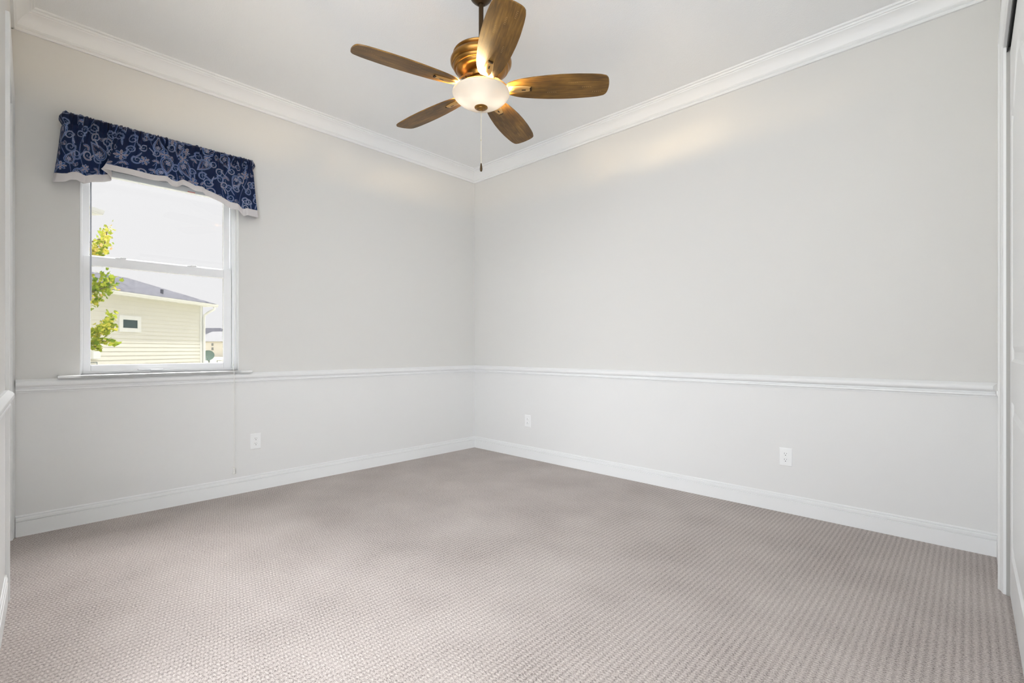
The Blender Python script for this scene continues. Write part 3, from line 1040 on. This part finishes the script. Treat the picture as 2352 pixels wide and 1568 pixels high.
def make_fan(fx, fy):
    root = empty('ceiling_fan', (fx, fy, H), 'bronze ceiling fan with five weathered wood blades and a lit frosted glass bowl', 'ceiling fan')
    c = (fx, fy)
    MB().lathe([(0, H), (0.066, H), (0.068, H - 0.010), (0.066, H - 0.030), (0.056, H - 0.055), (0.044, H - 0.068), (0.030, H - 0.080), (0.020, H - 0.087), (0, H - 0.087)], c, 40).build('canopy', M_BRONZE_D, root, smooth=True)
    MB().lathe([(0, H - 0.085), (0.0132, H - 0.085), (0.0132, 2.68), (0, 2.68)], c, 20).build('downrod', M_BRONZE_D, root, smooth=True)
    MB().lathe([(0, 2.735), (0.022, 2.735), (0.026, 2.715), (0.026, 2.700), (0.06, 2.697), (0.120, 2.696), (0.150, 2.690), (0.153, 2.685), (0.150, 2.679), (0.145, 2.676), (0.149, 2.668),
                (0.161, 2.661), (0.167, 2.650), (0.166, 2.638), (0.158, 2.626), (0.152, 2.624), (0.154, 2.618), (0.149, 2.609), (0.141, 2.603), (0.138, 2.603), (0.137, 2.599),
                (0.128, 2.590), (0.110, 2.581), (0.088, 2.577), (0.086, 2.580), (0.084, 2.580), (0, 2.580)], c, 72).build('motor_housing', M_BRONZE, root, smooth=True, angle=50)
    MB().lathe([(0, 2.5795), (0.074, 2.5795), (0.076, 2.572), (0.072, 2.562), (0.071, 2.553), (0.066, 2.550), (0.060, 2.548), (0.058, 2.520), (0.062, 2.512), (0.062, 2.502), (0, 2.502)], c, 48).build('switch_housing', M_BRONZE, root, smooth=True, angle=50)
    MB().lathe([(0.0, 2.5005), (0.130, 2.5005), (0.133, 2.4990), (0.130, 2.4975), (0.0, 2.4975)], c, 48).build('spill_plate', M_BRONZE, root, smooth=True)  # disc added over the bulbs to keep their spill off the ceiling
    # light bowl: open frosted dish with thickness
    outer = [(0.150, 2.486), (0.1545, 2.483), (0.1560, 2.477), (0.1535, 2.470), (0.146, 2.459), (0.134, 2.446), (0.118, 2.433), (0.098, 2.421), (0.075, 2.412), (0.050, 2.4065), (0.022, 2.404), (0.006, 2.4035)]
    inner = [(r * 0.972, z + 0.0035) for r, z in outer[::-1]][0:-1]
    MB().lathe(outer + inner + [(0.147, 2.486)], c, 72, closed_prof=True).build('light_bowl', bowl_material(), root, smooth=True, angle=60)
    MB().lathe([(0.0055, 2.4035), (0.036, 2.4033), (0.0365, 2.401), (0.033, 2.3975), (0.026, 2.396), (0.024, 2.393), (0.012, 2.391), (0.009, 2.387), (0.005, 2.385), (0, 2.385)], c, 32).build('bowl_finial', M_BRONZE, root, smooth=True)
    MB().lathe([(0, 2.497), (0.0045, 2.497), (0.0045, 2.392), (0, 2.392)], c, 10).build('centre_post', M_BRONZE_D, root, smooth=True)
    pc = MB().tube([(fx, fy, 2.386), (fx, fy, 2.226)], 0.0013, 6).tube([(fx, fy, 2.224), (fx, fy, 2.095)], 0.0010, 6).lathe([(0, 2.229), (0.0024, 2.228), (0.0024, 2.220), (0, 2.219)], c, 8)
    pc = pc.build('pull_chain', mat('pale brass chain', srgb(200, 190, 165), 0.35, metal=0.6), root, smooth=True)
    MB().lathe([(0, 2.099), (0.0028, 2.098), (0.0052, 2.085), (0.0068, 2.070), (0.0070, 2.064), (0.0062, 2.0625), (0.0064, 2.058), (0.0045, 2.054), (0, 2.053)], c, 16).build('chain_pull', M_BRONZE_D, pc, smooth=True)
    # blades
    R0, R1 = 0.142, 0.690
    xs = [R0, R0 + 0.012, R0 + 0.04, 0.22, 0.28, 0.36, 0.44, 0.52, 0.60, 0.655, 0.690]
    hw = [0.030, 0.043, 0.055, 0.066, 0.075, 0.083, 0.0865, 0.086, 0.081, 0.0745, 0.068]
    first = None
    for k in range(5):
        ang = YAW + math.radians(-4.0 + 72 * k)
        if first is None:
            nx, ny = 60, 16
            rr = np.linspace(R0, R1, nx)
            hh = np.interp(rr, xs, hw)
            ker = np.hanning(7); ker /= ker.sum()
            hh[3:-3] = np.convolve(hh, ker, 'valid')
            v, f = [], []
            for zz in (-0.003, 0.003):
                for i in range(nx):
                    for j in range(ny + 1):
                        q = j / ny * 2 - 1
                        rx_ = rr[i]
                        if i >= nx - 6:                       # slightly bowed tip with eased corners
                            rx_ = rr[i] - (0.012 * q * q + 0.010 * abs(q) ** 8) * ((i - (nx - 7)) / 6)
                        v.append((rx_, hh[i] * q, zz))
            NQ = nx * (ny + 1)
            for i in range(nx - 1):
                for j in range(ny):
                    a = i * (ny + 1) + j
                    f.append((a, a + 1, a + ny + 2, a + ny + 1))
                    f.append((NQ + a, NQ + a + ny + 1, NQ + a + ny + 2, NQ + a + 1))
            ring = [i * (ny + 1) for i in range(nx)] + [(nx - 1) * (ny + 1) + j for j in range(1, ny + 1)] + [i * (ny + 1) + ny for i in range(nx - 2, -1, -1)] + [j for j in range(ny - 1, 0, -1)]
            for a, b in zip(ring, ring[1:] + ring[:1]):
                f.append((a, b, NQ + b, NQ + a))
            blade = MB().add(v, f).build('blade', M_WOOD, root, smooth=True)
            # arm: runs from the hub down to a slim plate under the blade, tilted with it
            sec = [(0.066, 0.062, 0.017, 0.010), (0.092, 0.054, 0.015, 0.009), (0.118, 0.034, 0.013, 0.010), (0.140, 0.010, 0.015, 0.009), (0.158, -0.006, 0.020, 0.007), (0.185, -0.0085, 0.024, 0.006),
                   (0.22, -0.0085, 0.023, 0.006), (0.255, -0.008, 0.018, 0.006), (0.272, -0.0075, 0.013, 0.005)]
            v, f = [], []
            for r, z, wd, th in sec:
                v += [(r, -wd, z + th / 2), (r, -wd * .7, z - th / 2), (r, wd * .7, z - th / 2), (r, wd, z + th / 2)]
            for i in range(len(sec) - 1):
                for q in range(4):
                    l = (q + 1) % 4
                    f.append((i * 4 + q, i * 4 + l, i * 4 + 4 + l, i * 4 + 4 + q))
            f += [(0, 3, 2, 1), tuple((len(sec) - 1) * 4 + q for q in range(4))]
            arm = MB().add(v, f).build('blade_arm', M_ARM, None, smooth=True, angle=50)
            arm.parent = blade
            for nm_, sb in (('slot', (0.222, -0.0035, -0.0125, 0.244, 0.0035, -0.0117)), ('end_cap', (0.266, -0.012, -0.0108, 0.276, 0.012, -0.0035))):
                MB().box(*sb).build(nm_, M_BRONZE_D, None).parent = blade
            # clusters of pale distress nicks on the underside
            rng = random.Random(5)
            for (cx_, cy_) in ((0.36, 0.03), (0.47, -0.035), (0.60, 0.035), (0.54, 0.0)):
                nk = MB()
                xa_ = cx_ + rng.uniform(-.01, .01)
                vv, ff = [], []
                for q in range(9):
                    xq = xa_ + q * 0.0055
                    hgt_ = 0.007 if q % 2 == 0 else 0.0007
                    o_ = len(vv)
                    vv += [(xq, cy_, -0.0033), (xq, cy_ + hgt_, -0.0033), (xq + 0.0016, cy_ + hgt_, -0.0033), (xq + 0.0016, cy_, -0.0033)]
                    ff.append((o_, o_ + 1, o_ + 2, o_ + 3))
                    if q:
                        ff.append((o_ - 1, o_, o_ + 1) if q % 2 else (o_ - 1, o_, o_ - 2))
                nk.add(vv, ff)
                nk.build('scuff_mark', M_SCUFF, None, recalc=False).parent = blade
            first = blade
        else:
            blade = copy_tree(first, root)
        blade.matrix_parent_inverse = Matrix.Translation(root.location).inverted()
        blade.location = (fx, fy, 2.499)
        blade.rotation_euler = (Matrix.Rotation(ang, 3, 'Z') @ Matrix.Rotation(math.radians(-12.5), 3, 'X')).to_euler()
    # bulbs inside the bowl
    for q in (RIGHT * -0.075, RIGHT * 0.075, FWD * -0.055):
        L = bpy.data.lights.new('bulb', 'POINT')
        L.energy = 25.0
        L.color = (1.0, 0.74, 0.40)
        L.shadow_soft_size = 0.014
        lo = bpy.data.objects.new('bulb', L)
        COL.objects.link(lo)
        lo.parent = root
        lo.matrix_parent_inverse = Matrix.Translation(root.location).inverted()
        lo.location = (fx + q.x, fy + q.y, 2.474)
    return root


make_fan(2.0495, -1.786)

# ---------------------------------------------------------------- outdoors
M_LAWN = mat('dry lawn', srgb(146, 143, 126), 0.95, spec=0.1, bump=(6, 0.4, 0.05))
M_SIDING = mat('pale yellow lap siding', srgb(216, 215, 206), 0.6)
M_HTRIM = mat('white house trim', srgb(226, 228, 226), 0.5)
M_HGLASS = mat('dark house window glass', srgb(52, 74, 74), 0.12, spec=0.7)


def shingles(name, c1, c2):
    m = mat(name, c1, 0.9, spec=0.15)
    nt = m.node_tree
    tc = nt.nodes.new('ShaderNodeTexCoord')
    mp = nt.nodes.new('ShaderNodeMapping'); mp.inputs['Scale'].default_value = (3.2, 3.2, 18)
    n = nt.nodes.new('ShaderNodeTexNoise'); n.inputs['Scale'].default_value = 2.2; n.inputs['Detail'].default_value = 2
    r = nt.nodes.new('ShaderNodeValToRGB')
    r.color_ramp.elements[0].position = 0.38; r.color_ramp.elements[0].color = c1
    r.color_ramp.elements[1].position = 0.62; r.color_ramp.elements[1].color = c2
    nt.links.new(tc.outputs['Object'], mp.inputs[0]); nt.links.new(mp.outputs[0], n.inputs['Vector'])
    nt.links.new(n.outputs['Fac'], r.inputs[0]); nt.links.new(r.outputs[0], nt.nodes['Principled BSDF'].inputs['Base Color'])
    return m


M_SHINGLE = shingles('grey asphalt shingles', srgb(48, 50, 58), srgb(90, 90, 96))
M_SHINGLE_L = shingles('pale asphalt shingles', srgb(112, 113, 114), srgb(132, 132, 133))
M_FARWALL = mat('cream stucco', srgb(236, 230, 216), 0.8)
struct(MB().box(-190, -60, -0.16, -0.5, 220, -0.06).build('ground', M_LAWN))

# neighbouring house: local frame (a along the wall toward the camera, n outward, z up)
DIRW = (RIGHT * 0.067 + FWD).normalized()
NOUT = (RIGHT - FWD * 0.067).normalized()
HC = P(463, HY, 17.6)                       # far right corner of its side wall
HC.z = 0


def HP(a, n, z):
    return HC - DIRW * a + NOUT * n + UP * z


def hbox(mb_, a0, a1, n0, n1, z0, z1):
    v = [HP(a, n, z) for z in (z0, z1) for a, n in ((a0, n0), (a1, n0), (a1, n1), (a0, n1))]
    mb_.add(v, [(0, 3, 2, 1), (4, 5, 6, 7), (0, 1, 5, 4), (1, 2, 6, 5), (2, 3, 7, 6), (3, 0, 4, 7)])
    return mb_


house = empty('house', HP(4, -1.5, -0.06), 'pale yellow clapboard house with a grey shingle hip roof outside the window', 'house')
EAVE, HLEN, HW = 2.68, 7.2, 3.0
mb = MB()
hbox(mb, 0.02, HLEN, -HW, -0.02, -0.06, EAVE)
nc = 21
for i in range(nc):                         # lapped boards
    z0 = 0.02 + i * 0.127
    z1 = z0 + 0.134
    v = [HP(0.0, 0.014, z0), HP(HLEN, 0.014, z0), HP(HLEN, 0.0, z1), HP(0.0, 0.0, z1), HP(0.0, -0.02, z0), HP(HLEN, -0.02, z0), HP(HLEN, -0.02, z1), HP(0, -0.02, z1)]
    mb.add(v, [(0, 1, 2, 3), (0, 4, 5, 1), (3, 2, 6, 7), (0, 3, 7, 4), (1, 5, 6, 2)])
mb.build('siding_wall', M_SIDING, house)
hbox(hbox(MB(), -0.02, 0.10, 0.0, 0.026, -0.05, EAVE), -0.026, 0.0, -0.10, 0.026, -0.05, EAVE).build('corner_board', M_HTRIM, house)
ov = 0.30
# soffit and roof
mb = MB()
hbox(mb, -ov, HLEN, -HW - ov, ov, EAVE, EAVE + 0.025)
mb.build('soffit', M_HTRIM, house)
za, zr = EAVE + 0.105, EAVE + 0.83
hw_ = HW / 2 + ov
e0, e1, e2, e3 = HP(-ov - .03, ov + .03, za), HP(HLEN, ov + .03, za), HP(HLEN, -HW - ov, za), HP(-ov - .03, -HW - ov, za)
r0, r1 = HP(-ov + hw_, -HW / 2, zr), HP(HLEN, -HW / 2, zr)
th = Vector((0, 0, -0.03))
mb = MB()
mb.add([e0, e1, e2, e3, r0, r1] + [p + th for p in (e0, e1, e2, e3)], [(0, 1, 5, 4), (2, 3, 4, 5), (3, 0, 4), (0, 6, 7, 1), (1, 7, 8, 2), (2, 8, 9, 3), (3, 9, 6, 0), (1, 2, 5)])
mb.build('roof', M_SHINGLE, house)
# gutter along the eave: K-style profile
GUT = [(0, 0), (0.07, 0), (0.085, 0.035), (0.10, 0.055), (0.11, 0.10), (0.10, 0.10), (0.0, 0.10)]
gut = MB().sweep(GUT, [HP(-ov - 0.05, ov, EAVE - 0.015), HP(HLEN, ov, EAVE - 0.015)], [(NOUT, UP), (NOUT, UP)]).build('gutter', M_HTRIM, house)
dsp = [HP(-0.20, ov + 0.05, EAVE), HP(-0.20, ov + 0.05, EAVE - 0.10), HP(-0.12, 0.17, EAVE - 0.22), HP(-0.055, 0.07, EAVE - 0.33), HP(-0.05, 0.06, EAVE - 0.40), HP(-0.05, 0.06, 0.05)]
MB().tube(dsp, 0.042, 8).build('downspout', M_HTRIM, gut, smooth=True)


def wall_an(px, py):
    """point of the siding wall plane at a photo pixel -> (a, z)"""
    k = (px - CX) / F_PX
    c0 = HC - CAM
    X0, Z0 = c0.dot(RIGHT), c0.dot(FWD)
    dX, dZ = DIRW.dot(RIGHT), DIRW.dot(FWD)
    a = (X0 - k * Z0) / (dX - k * dZ)
    Z = Z0 - a * dZ
    return a, EYE + (HY - py) / F_PX * Z


a1, zt = wall_an(272, 722)
a0, zb_ = wall_an(322, 763)
zt = wall_an(297, 725)[1]
zb_ = wall_an(297, 762.5)[1]
fr = MB()
fw_ = 0.125
hbox(fr, a0, a0 + fw_, 0.0, 0.035, zb_, zt); hbox(fr, a1 - fw_, a1, 0.0, 0.035, zb_, zt)
hbox(fr, a0 + fw_, a1 - fw_, 0.0, 0.035, zb_, zb_ + fw_); hbox(fr, a0 + fw_, a1 - fw_, 0.0, 0.035, zt - fw_, zt)
fr = fr.build('house_window', M_HTRIM, house)
hbox(MB(), a0 + fw_, a1 - fw_, 0.0, 0.018, zb_ + fw_, zt - fw_).build('window_pane', M_HGLASS, fr)
# utility box low on the wall
a1, zt = wall_an(204, 803)
a0, zb_ = wall_an(221, 824)
hbox(MB(), a0, a1, 0.0, 0.14, zb_, zt).build('utility_box', M_HTRIM, house, bevel=0.01)
hbox(MB(), a0 - .03, a0, 0.0, 0.06, zb_ + .15, zt - .1).build('conduit', mat('grey conduit', srgb(120, 128, 126), 0.5), house)
# vent pipe through the roof slope
vp = P(372, 672, 15.9)
MB().tube([vp - UP * 0.30, vp + UP * 0.11], 0.045, 12).build('vent_pipe', mat('grey vent pipe', srgb(92, 94, 104), 0.5), house, smooth=True)
# two-storey block further left: its eave corner shows at the top of the window
hu = MB()
hbox(hu, 1.4, HLEN + 1.5, -8.4, -3.4, EAVE - 0.2, 5.8)
hu.build('upper_wall', M_SIDING, house)
hu = MB()
ua, un, uz = 1.0, -2.95, 5.80
hbox(hu, ua, HLEN + 1.5, -8.9, un, uz, uz + 0.03)
hu.build('upper_soffit', M_HTRIM, house)
MB().sweep([(0, 0), (0.07, 0), (0.085, 0.035), (0.11, 0.055), (0.14, 0.16), (0.0, 0.16)], [HP(ua, un, uz), HP(HLEN + 1.5, un, uz)], [(NOUT, UP), (NOUT, UP)]).build('upper_gutter', M_HTRIM, house)
mb = MB()
u0, u1, u2, u3 = HP(ua, un, uz + .17), HP(HLEN + 1.5, un, uz + .17), HP(HLEN + 1.5, -8.9, uz + .17), HP(ua, -8.9, uz + .17)
ur0, ur1 = HP(ua + 2.97, -5.92, uz + 1.5), HP(HLEN + 1.5, -5.92, uz + 1.5)
mb.add([u0, u1, u2, u3, ur0, ur1], [(0, 1, 5, 4), (2, 3, 4, 5), (3, 0, 4), (1, 2, 5), (3, 2, 1, 0)])
mb.build('upper_roof', M_SHINGLE, house)

# satellite dish on a short pole beyond the house corner
dc = P(478, 817, 19.0)
dish = empty('satellite_dish', (dc.x, dc.y, -0.06), 'grey-green satellite dish on a pole beyond the corner of the yellow house', 'satellite dish')
M_DISH = mat('grey dish', srgb(92, 112, 106), 0.5)
face = (RIGHT * 0.35 - FWD * 0.85 + UP * 0.35).normalized()
rot = face.to_track_quat('Z', 'Y').to_matrix().to_4x4()
pr = [(r, 0.16 * (r / 0.24) ** 2 * 0.35) for r in np.linspace(0, 0.24, 10)]
MB().lathe(pr + [(r, z - 0.008) for r, z in pr[::-1]], (0, 0), 32).xform(Matrix.Translation(dc) @ rot @ Matrix.Diagonal((0.95, 0.9, 1, 1))).build('reflector', M_DISH, dish, smooth=True)
M_POLE = mat('galvanised pole', srgb(120, 134, 134), 0.45, metal=0.4)
MB().tube([Vector((dc.x, dc.y, -0.06)) + FWD * 0.06, Vector((dc.x, dc.y, dc.z - 0.1)) + FWD * 0.06, Vector(dc) + FWD * 0.02], 0.028, 10).build('pole', M_POLE, dish, smooth=True)
lnb = Vector(dc) + face * 0.26 - UP * 0.13
MB().tube([Vector(dc) - UP * 0.2 - face * 0.0, lnb], 0.012, 8).build('feed_arm', M_POLE, dish, smooth=True)


# far houses beyond the lawn
def far_house(label, px0, px1, z, eave_y, ridge_y, rx0, rx1, base_y, wm_, rm, group='houses far across the lawn'):
    b0, b1 = P(px0, base_y, z), P(px1, base_y, z)
    zb0 = -0.06
    dep = FWD * 9
    ez, rz = P(px0, eave_y, z).z, P(px0, ridge_y, z + 4.5).z
    rootf = empty('house', ((b0.x + b1.x) / 2, (b0.y + b1.y) / 2, zb0), label, 'house', group)
    b0.z = b1.z = zb0
    c = [b0, b1, b1 + dep, b0 + dep]
    mbw = MB()
    mbw.add(c + [Vector((p.x, p.y, ez)) for p in c], [(0, 1, 5, 4), (1, 2, 6, 5), (2, 3, 7, 6), (3, 0, 4, 7), (4, 5, 6, 7)])
    mbw.build('wall', wm_, rootf)
    o_ = RIGHT * 0.5
    q = [b0 - o_ - FWD * .5, b1 + o_ - FWD * .5, b1 + dep + o_ + FWD * .5, b0 + dep - o_ + FWD * .5]
    q = [Vector((p.x, p.y, ez)) for p in q]
    rr0, rr1 = P(rx0, ridge_y, z + 4.5), P(rx1, ridge_y, z + 4.5)
    mbr = MB()
    mbr.add(q + [rr0, rr1], [(0, 1, 5, 4), (1, 2, 5), (2, 3, 4, 5), (3, 0, 4), (3, 2, 1, 0)])
    mbr.build('roof', rm, rootf)
    return rootf


fh = far_house('cream house with a pale hip roof seen low beside the yellow house corner', 450, 552, 80, 784, 761, 488, 520, 815, M_FARWALL, M_SHINGLE_L)
fwm = mat('grey louvre', srgb(150, 152, 150), 0.6)  # one even grey for the shutters
for py0, py1 in ((788, 794), (797.5, 804)):
    v0, v1 = P(485.5, py1, 79.9), P(489.5, py0, 79.9)
    mbx = MB()
    v = [v0, v0 + RIGHT * (v1 - v0).dot(RIGHT), v1, v1 - RIGHT * (v1 - v0).dot(RIGHT)]
    mbx.add(v + [p + FWD * 0.09 for p in v], [(0, 1, 2, 3), (0, 4, 5, 1), (1, 5, 6, 2), (2, 6, 7, 3), (3, 7, 4, 0)])
    mbx.build('shutter', fwm, fh)
far_house('distant house whose dark gabled roof rises behind the cream house', 440, 506, 130, 772, 753, 474, 507, 812, M_FARWALL, M_SHINGLE)

# ---------------------------------------------------------------- tree outside the left side of the window
M_BARK = mat('grey-brown bark', srgb(110, 98, 84), 0.9, bump=(40, 0.5, 0.01))


def leaf_material():
    m = bpy.data.materials.new('yellow-green maple leaves')
    m.use_nodes = True
    nt = m.node_tree
    nt.nodes.clear()
    N, L = nt.nodes, nt.links
    out = N.new('ShaderNodeOutputMaterial')
    at = N.new('ShaderNodeAttribute'); at.attribute_name = 'tint'
    r = N.new('ShaderNodeValToRGB')
    r.color_ramp.elements[0].position = 0.0; r.color_ramp.elements[0].color = srgb(88, 112, 44)
    r.color_ramp.elements[1].position = 1.0; r.color_ramp.elements[1].color = srgb(204, 168, 122)
    e = r.color_ramp.elements.new(0.45); e.color = srgb(140, 152, 56)
    e = r.color_ramp.elements.new(0.8); e.color = srgb(190, 180, 84)
    L.new(at.outputs['Fac'], r.inputs[0])
    df = N.new('ShaderNodeBsdfDiffuse'); tl = N.new('ShaderNodeBsdfTranslucent')
    L.new(r.outputs[0], df.inputs[0]); L.new(r.outputs[0], tl.inputs[0])
    mx = N.new('ShaderNodeMixShader'); mx.inputs[0].default_value = 0.45
    L.new(df.outputs[0], mx.inputs[1]); L.new(tl.outputs[0], mx.inputs[2]); L.new(mx.outputs[0], out.inputs[0])
    return m


def make_tree():
    ZT = 8.0
    tb = P(128, 900, ZT)
    tree = empty('tree', (tb.x, tb.y, -0.06), 'young tree with yellow-green lobed leaves at the left side of the window view', 'tree')
    pts = []
    for i in range(12):
        t = i / 11
        pts.append((tb.x + 0.05 * math.sin(t * 5), tb.y + 0.04 * math.sin(t * 4 + 1), -0.06 + 4.1 * t))
    MB().tube(pts, [0.075 * (1 - 0.75 * i / 11) for i in range(12)], 12).build('trunk', M_BARK, tree, smooth=True)
    rng = random.Random(21)
    lv, lf, tint = [], [], []
    shape = [(0, -0.5), (0.12, -0.42), (0.40, -0.40), (0.30, -0.18), (0.56, 0.02), (0.30, 0.12), (0.30, 0.30), (0.14, 0.26), (0, 0.60),
             (-0.14, 0.26), (-0.30, 0.30), (-0.30, 0.12), (-0.56, 0.02), (-0.30, -0.18), (-0.40, -0.40), (-0.12, -0.42)]

    def leaf(p, size, tn):
        n = Vector((rng.gauss(0, 1), rng.gauss(0, 1), rng.gauss(0.6, 1))).normalized()
        a = n.orthogonal().normalized()
        a.rotate(Matrix.Rotation(rng.uniform(0, 6.28), 3, n))
        b = n.cross(a)
        o_ = len(lv)
        fold = rng.uniform(0.05, 0.35)
        lv.append(p)
        tint.append(tn)
        for x, y in shape:
            lv.append(p + (a * x + b * y + n * (abs(x) * fold - 0.12 * y * y)) * size)
            tint.append(tn)
        k = len(shape)
        for i in range(k):
            lf.append((o_, o_ + 1 + i, o_ + 1 + (i + 1) % k))

    def branch(path, width, dens, warm, size=0.066, fill=0.0):
        """path of photo pixels, leaves spread round it by width px"""
        p3 = [P(px, py, ZT + rng.uniform(-.1, .1)) for px, py in path]
        start = Vector((tb.x, tb.y, max(0.8, p3[0].z - 0.25)))
        full = [start] + p3
        MB().tube(full, [0.016] + [0.010 * (1 - 0.75 * i / len(p3)) for i in range(len(p3))], 6).build('branch', M_BARK, tree, smooth=True)
        for (pa, pb) in zip(path, path[1:]):
            d = math.hypot(pb[0] - pa[0], pb[1] - pa[1])
            for i in range(int(d * dens * 1.7)):
                t = rng.random()
                px = pa[0] + (pb[0] - pa[0]) * t + rng.gauss(0, width[0])
                py = pa[1] + (pb[1] - pa[1]) * t + rng.gauss(0, width[1])
                zz = ZT + rng.gauss(0, 0.22)
                leaf(P(px, py, zz), size * rng.uniform(0.65, 1.25), min(1, max(0, rng.gauss(warm, 0.22))))
    branch([(175, 620), (215, 590), (240, 560), (246, 530)], (9, 11), 1.2, 0.62)
    branch([(190, 600), (216, 575), (232, 560)], (11, 10), 1.3, 0.72)
    branch([(244, 545), (247, 521)], (4, 4), 0.5, 0.6, 0.045)
    branch([(170, 690), (205, 665), (235, 650), (258, 640)], (10, 14), 1.4, 0.28)
    branch([(225, 665), (250, 658), (262, 655)], (7, 12), 1.2, 0.25)
    branch([(170, 715), (205, 692), (228, 682)], (10, 8), 1.0, 0.6)
    branch([(165, 790), (205, 772), (240, 752), (252, 735), (262, 722)], (7, 6), 1.1, 0.42)
    branch([(190, 775), (222, 757), (262, 752)], (8, 7), 1.1, 0.45)
    branch([(165, 800), (205, 790), (235, 782), (268, 788)], (5, 4.5), 1.0, 0.35)
    branch([(195, 790), (222, 798), (232, 800)], (5, 3), 0.6, 0.4)
    # the part of the crown hidden beside the window
    branch([(135, 610), (150, 500), (150, 420)], (22, 22), 0.8, 0.5)
    branch([(130, 700), (110, 600), (70, 540)], (24, 24), 0.8, 0.45)
    me = bpy.data.meshes.new('foliage')
    me.from_pydata([tuple(p) for p in lv], [], lf)
    at = me.attributes.new('tint', 'FLOAT', 'POINT')
    at.data.foreach_set('value', tint)
    me.materials.append(leaf_material())
    fo = bpy.data.objects.new('foliage', me)
    COL.objects.link(fo)
    fo.parent = tree
    fo.matrix_parent_inverse = Matrix.Translation(tree.location).inverted()


make_tree()
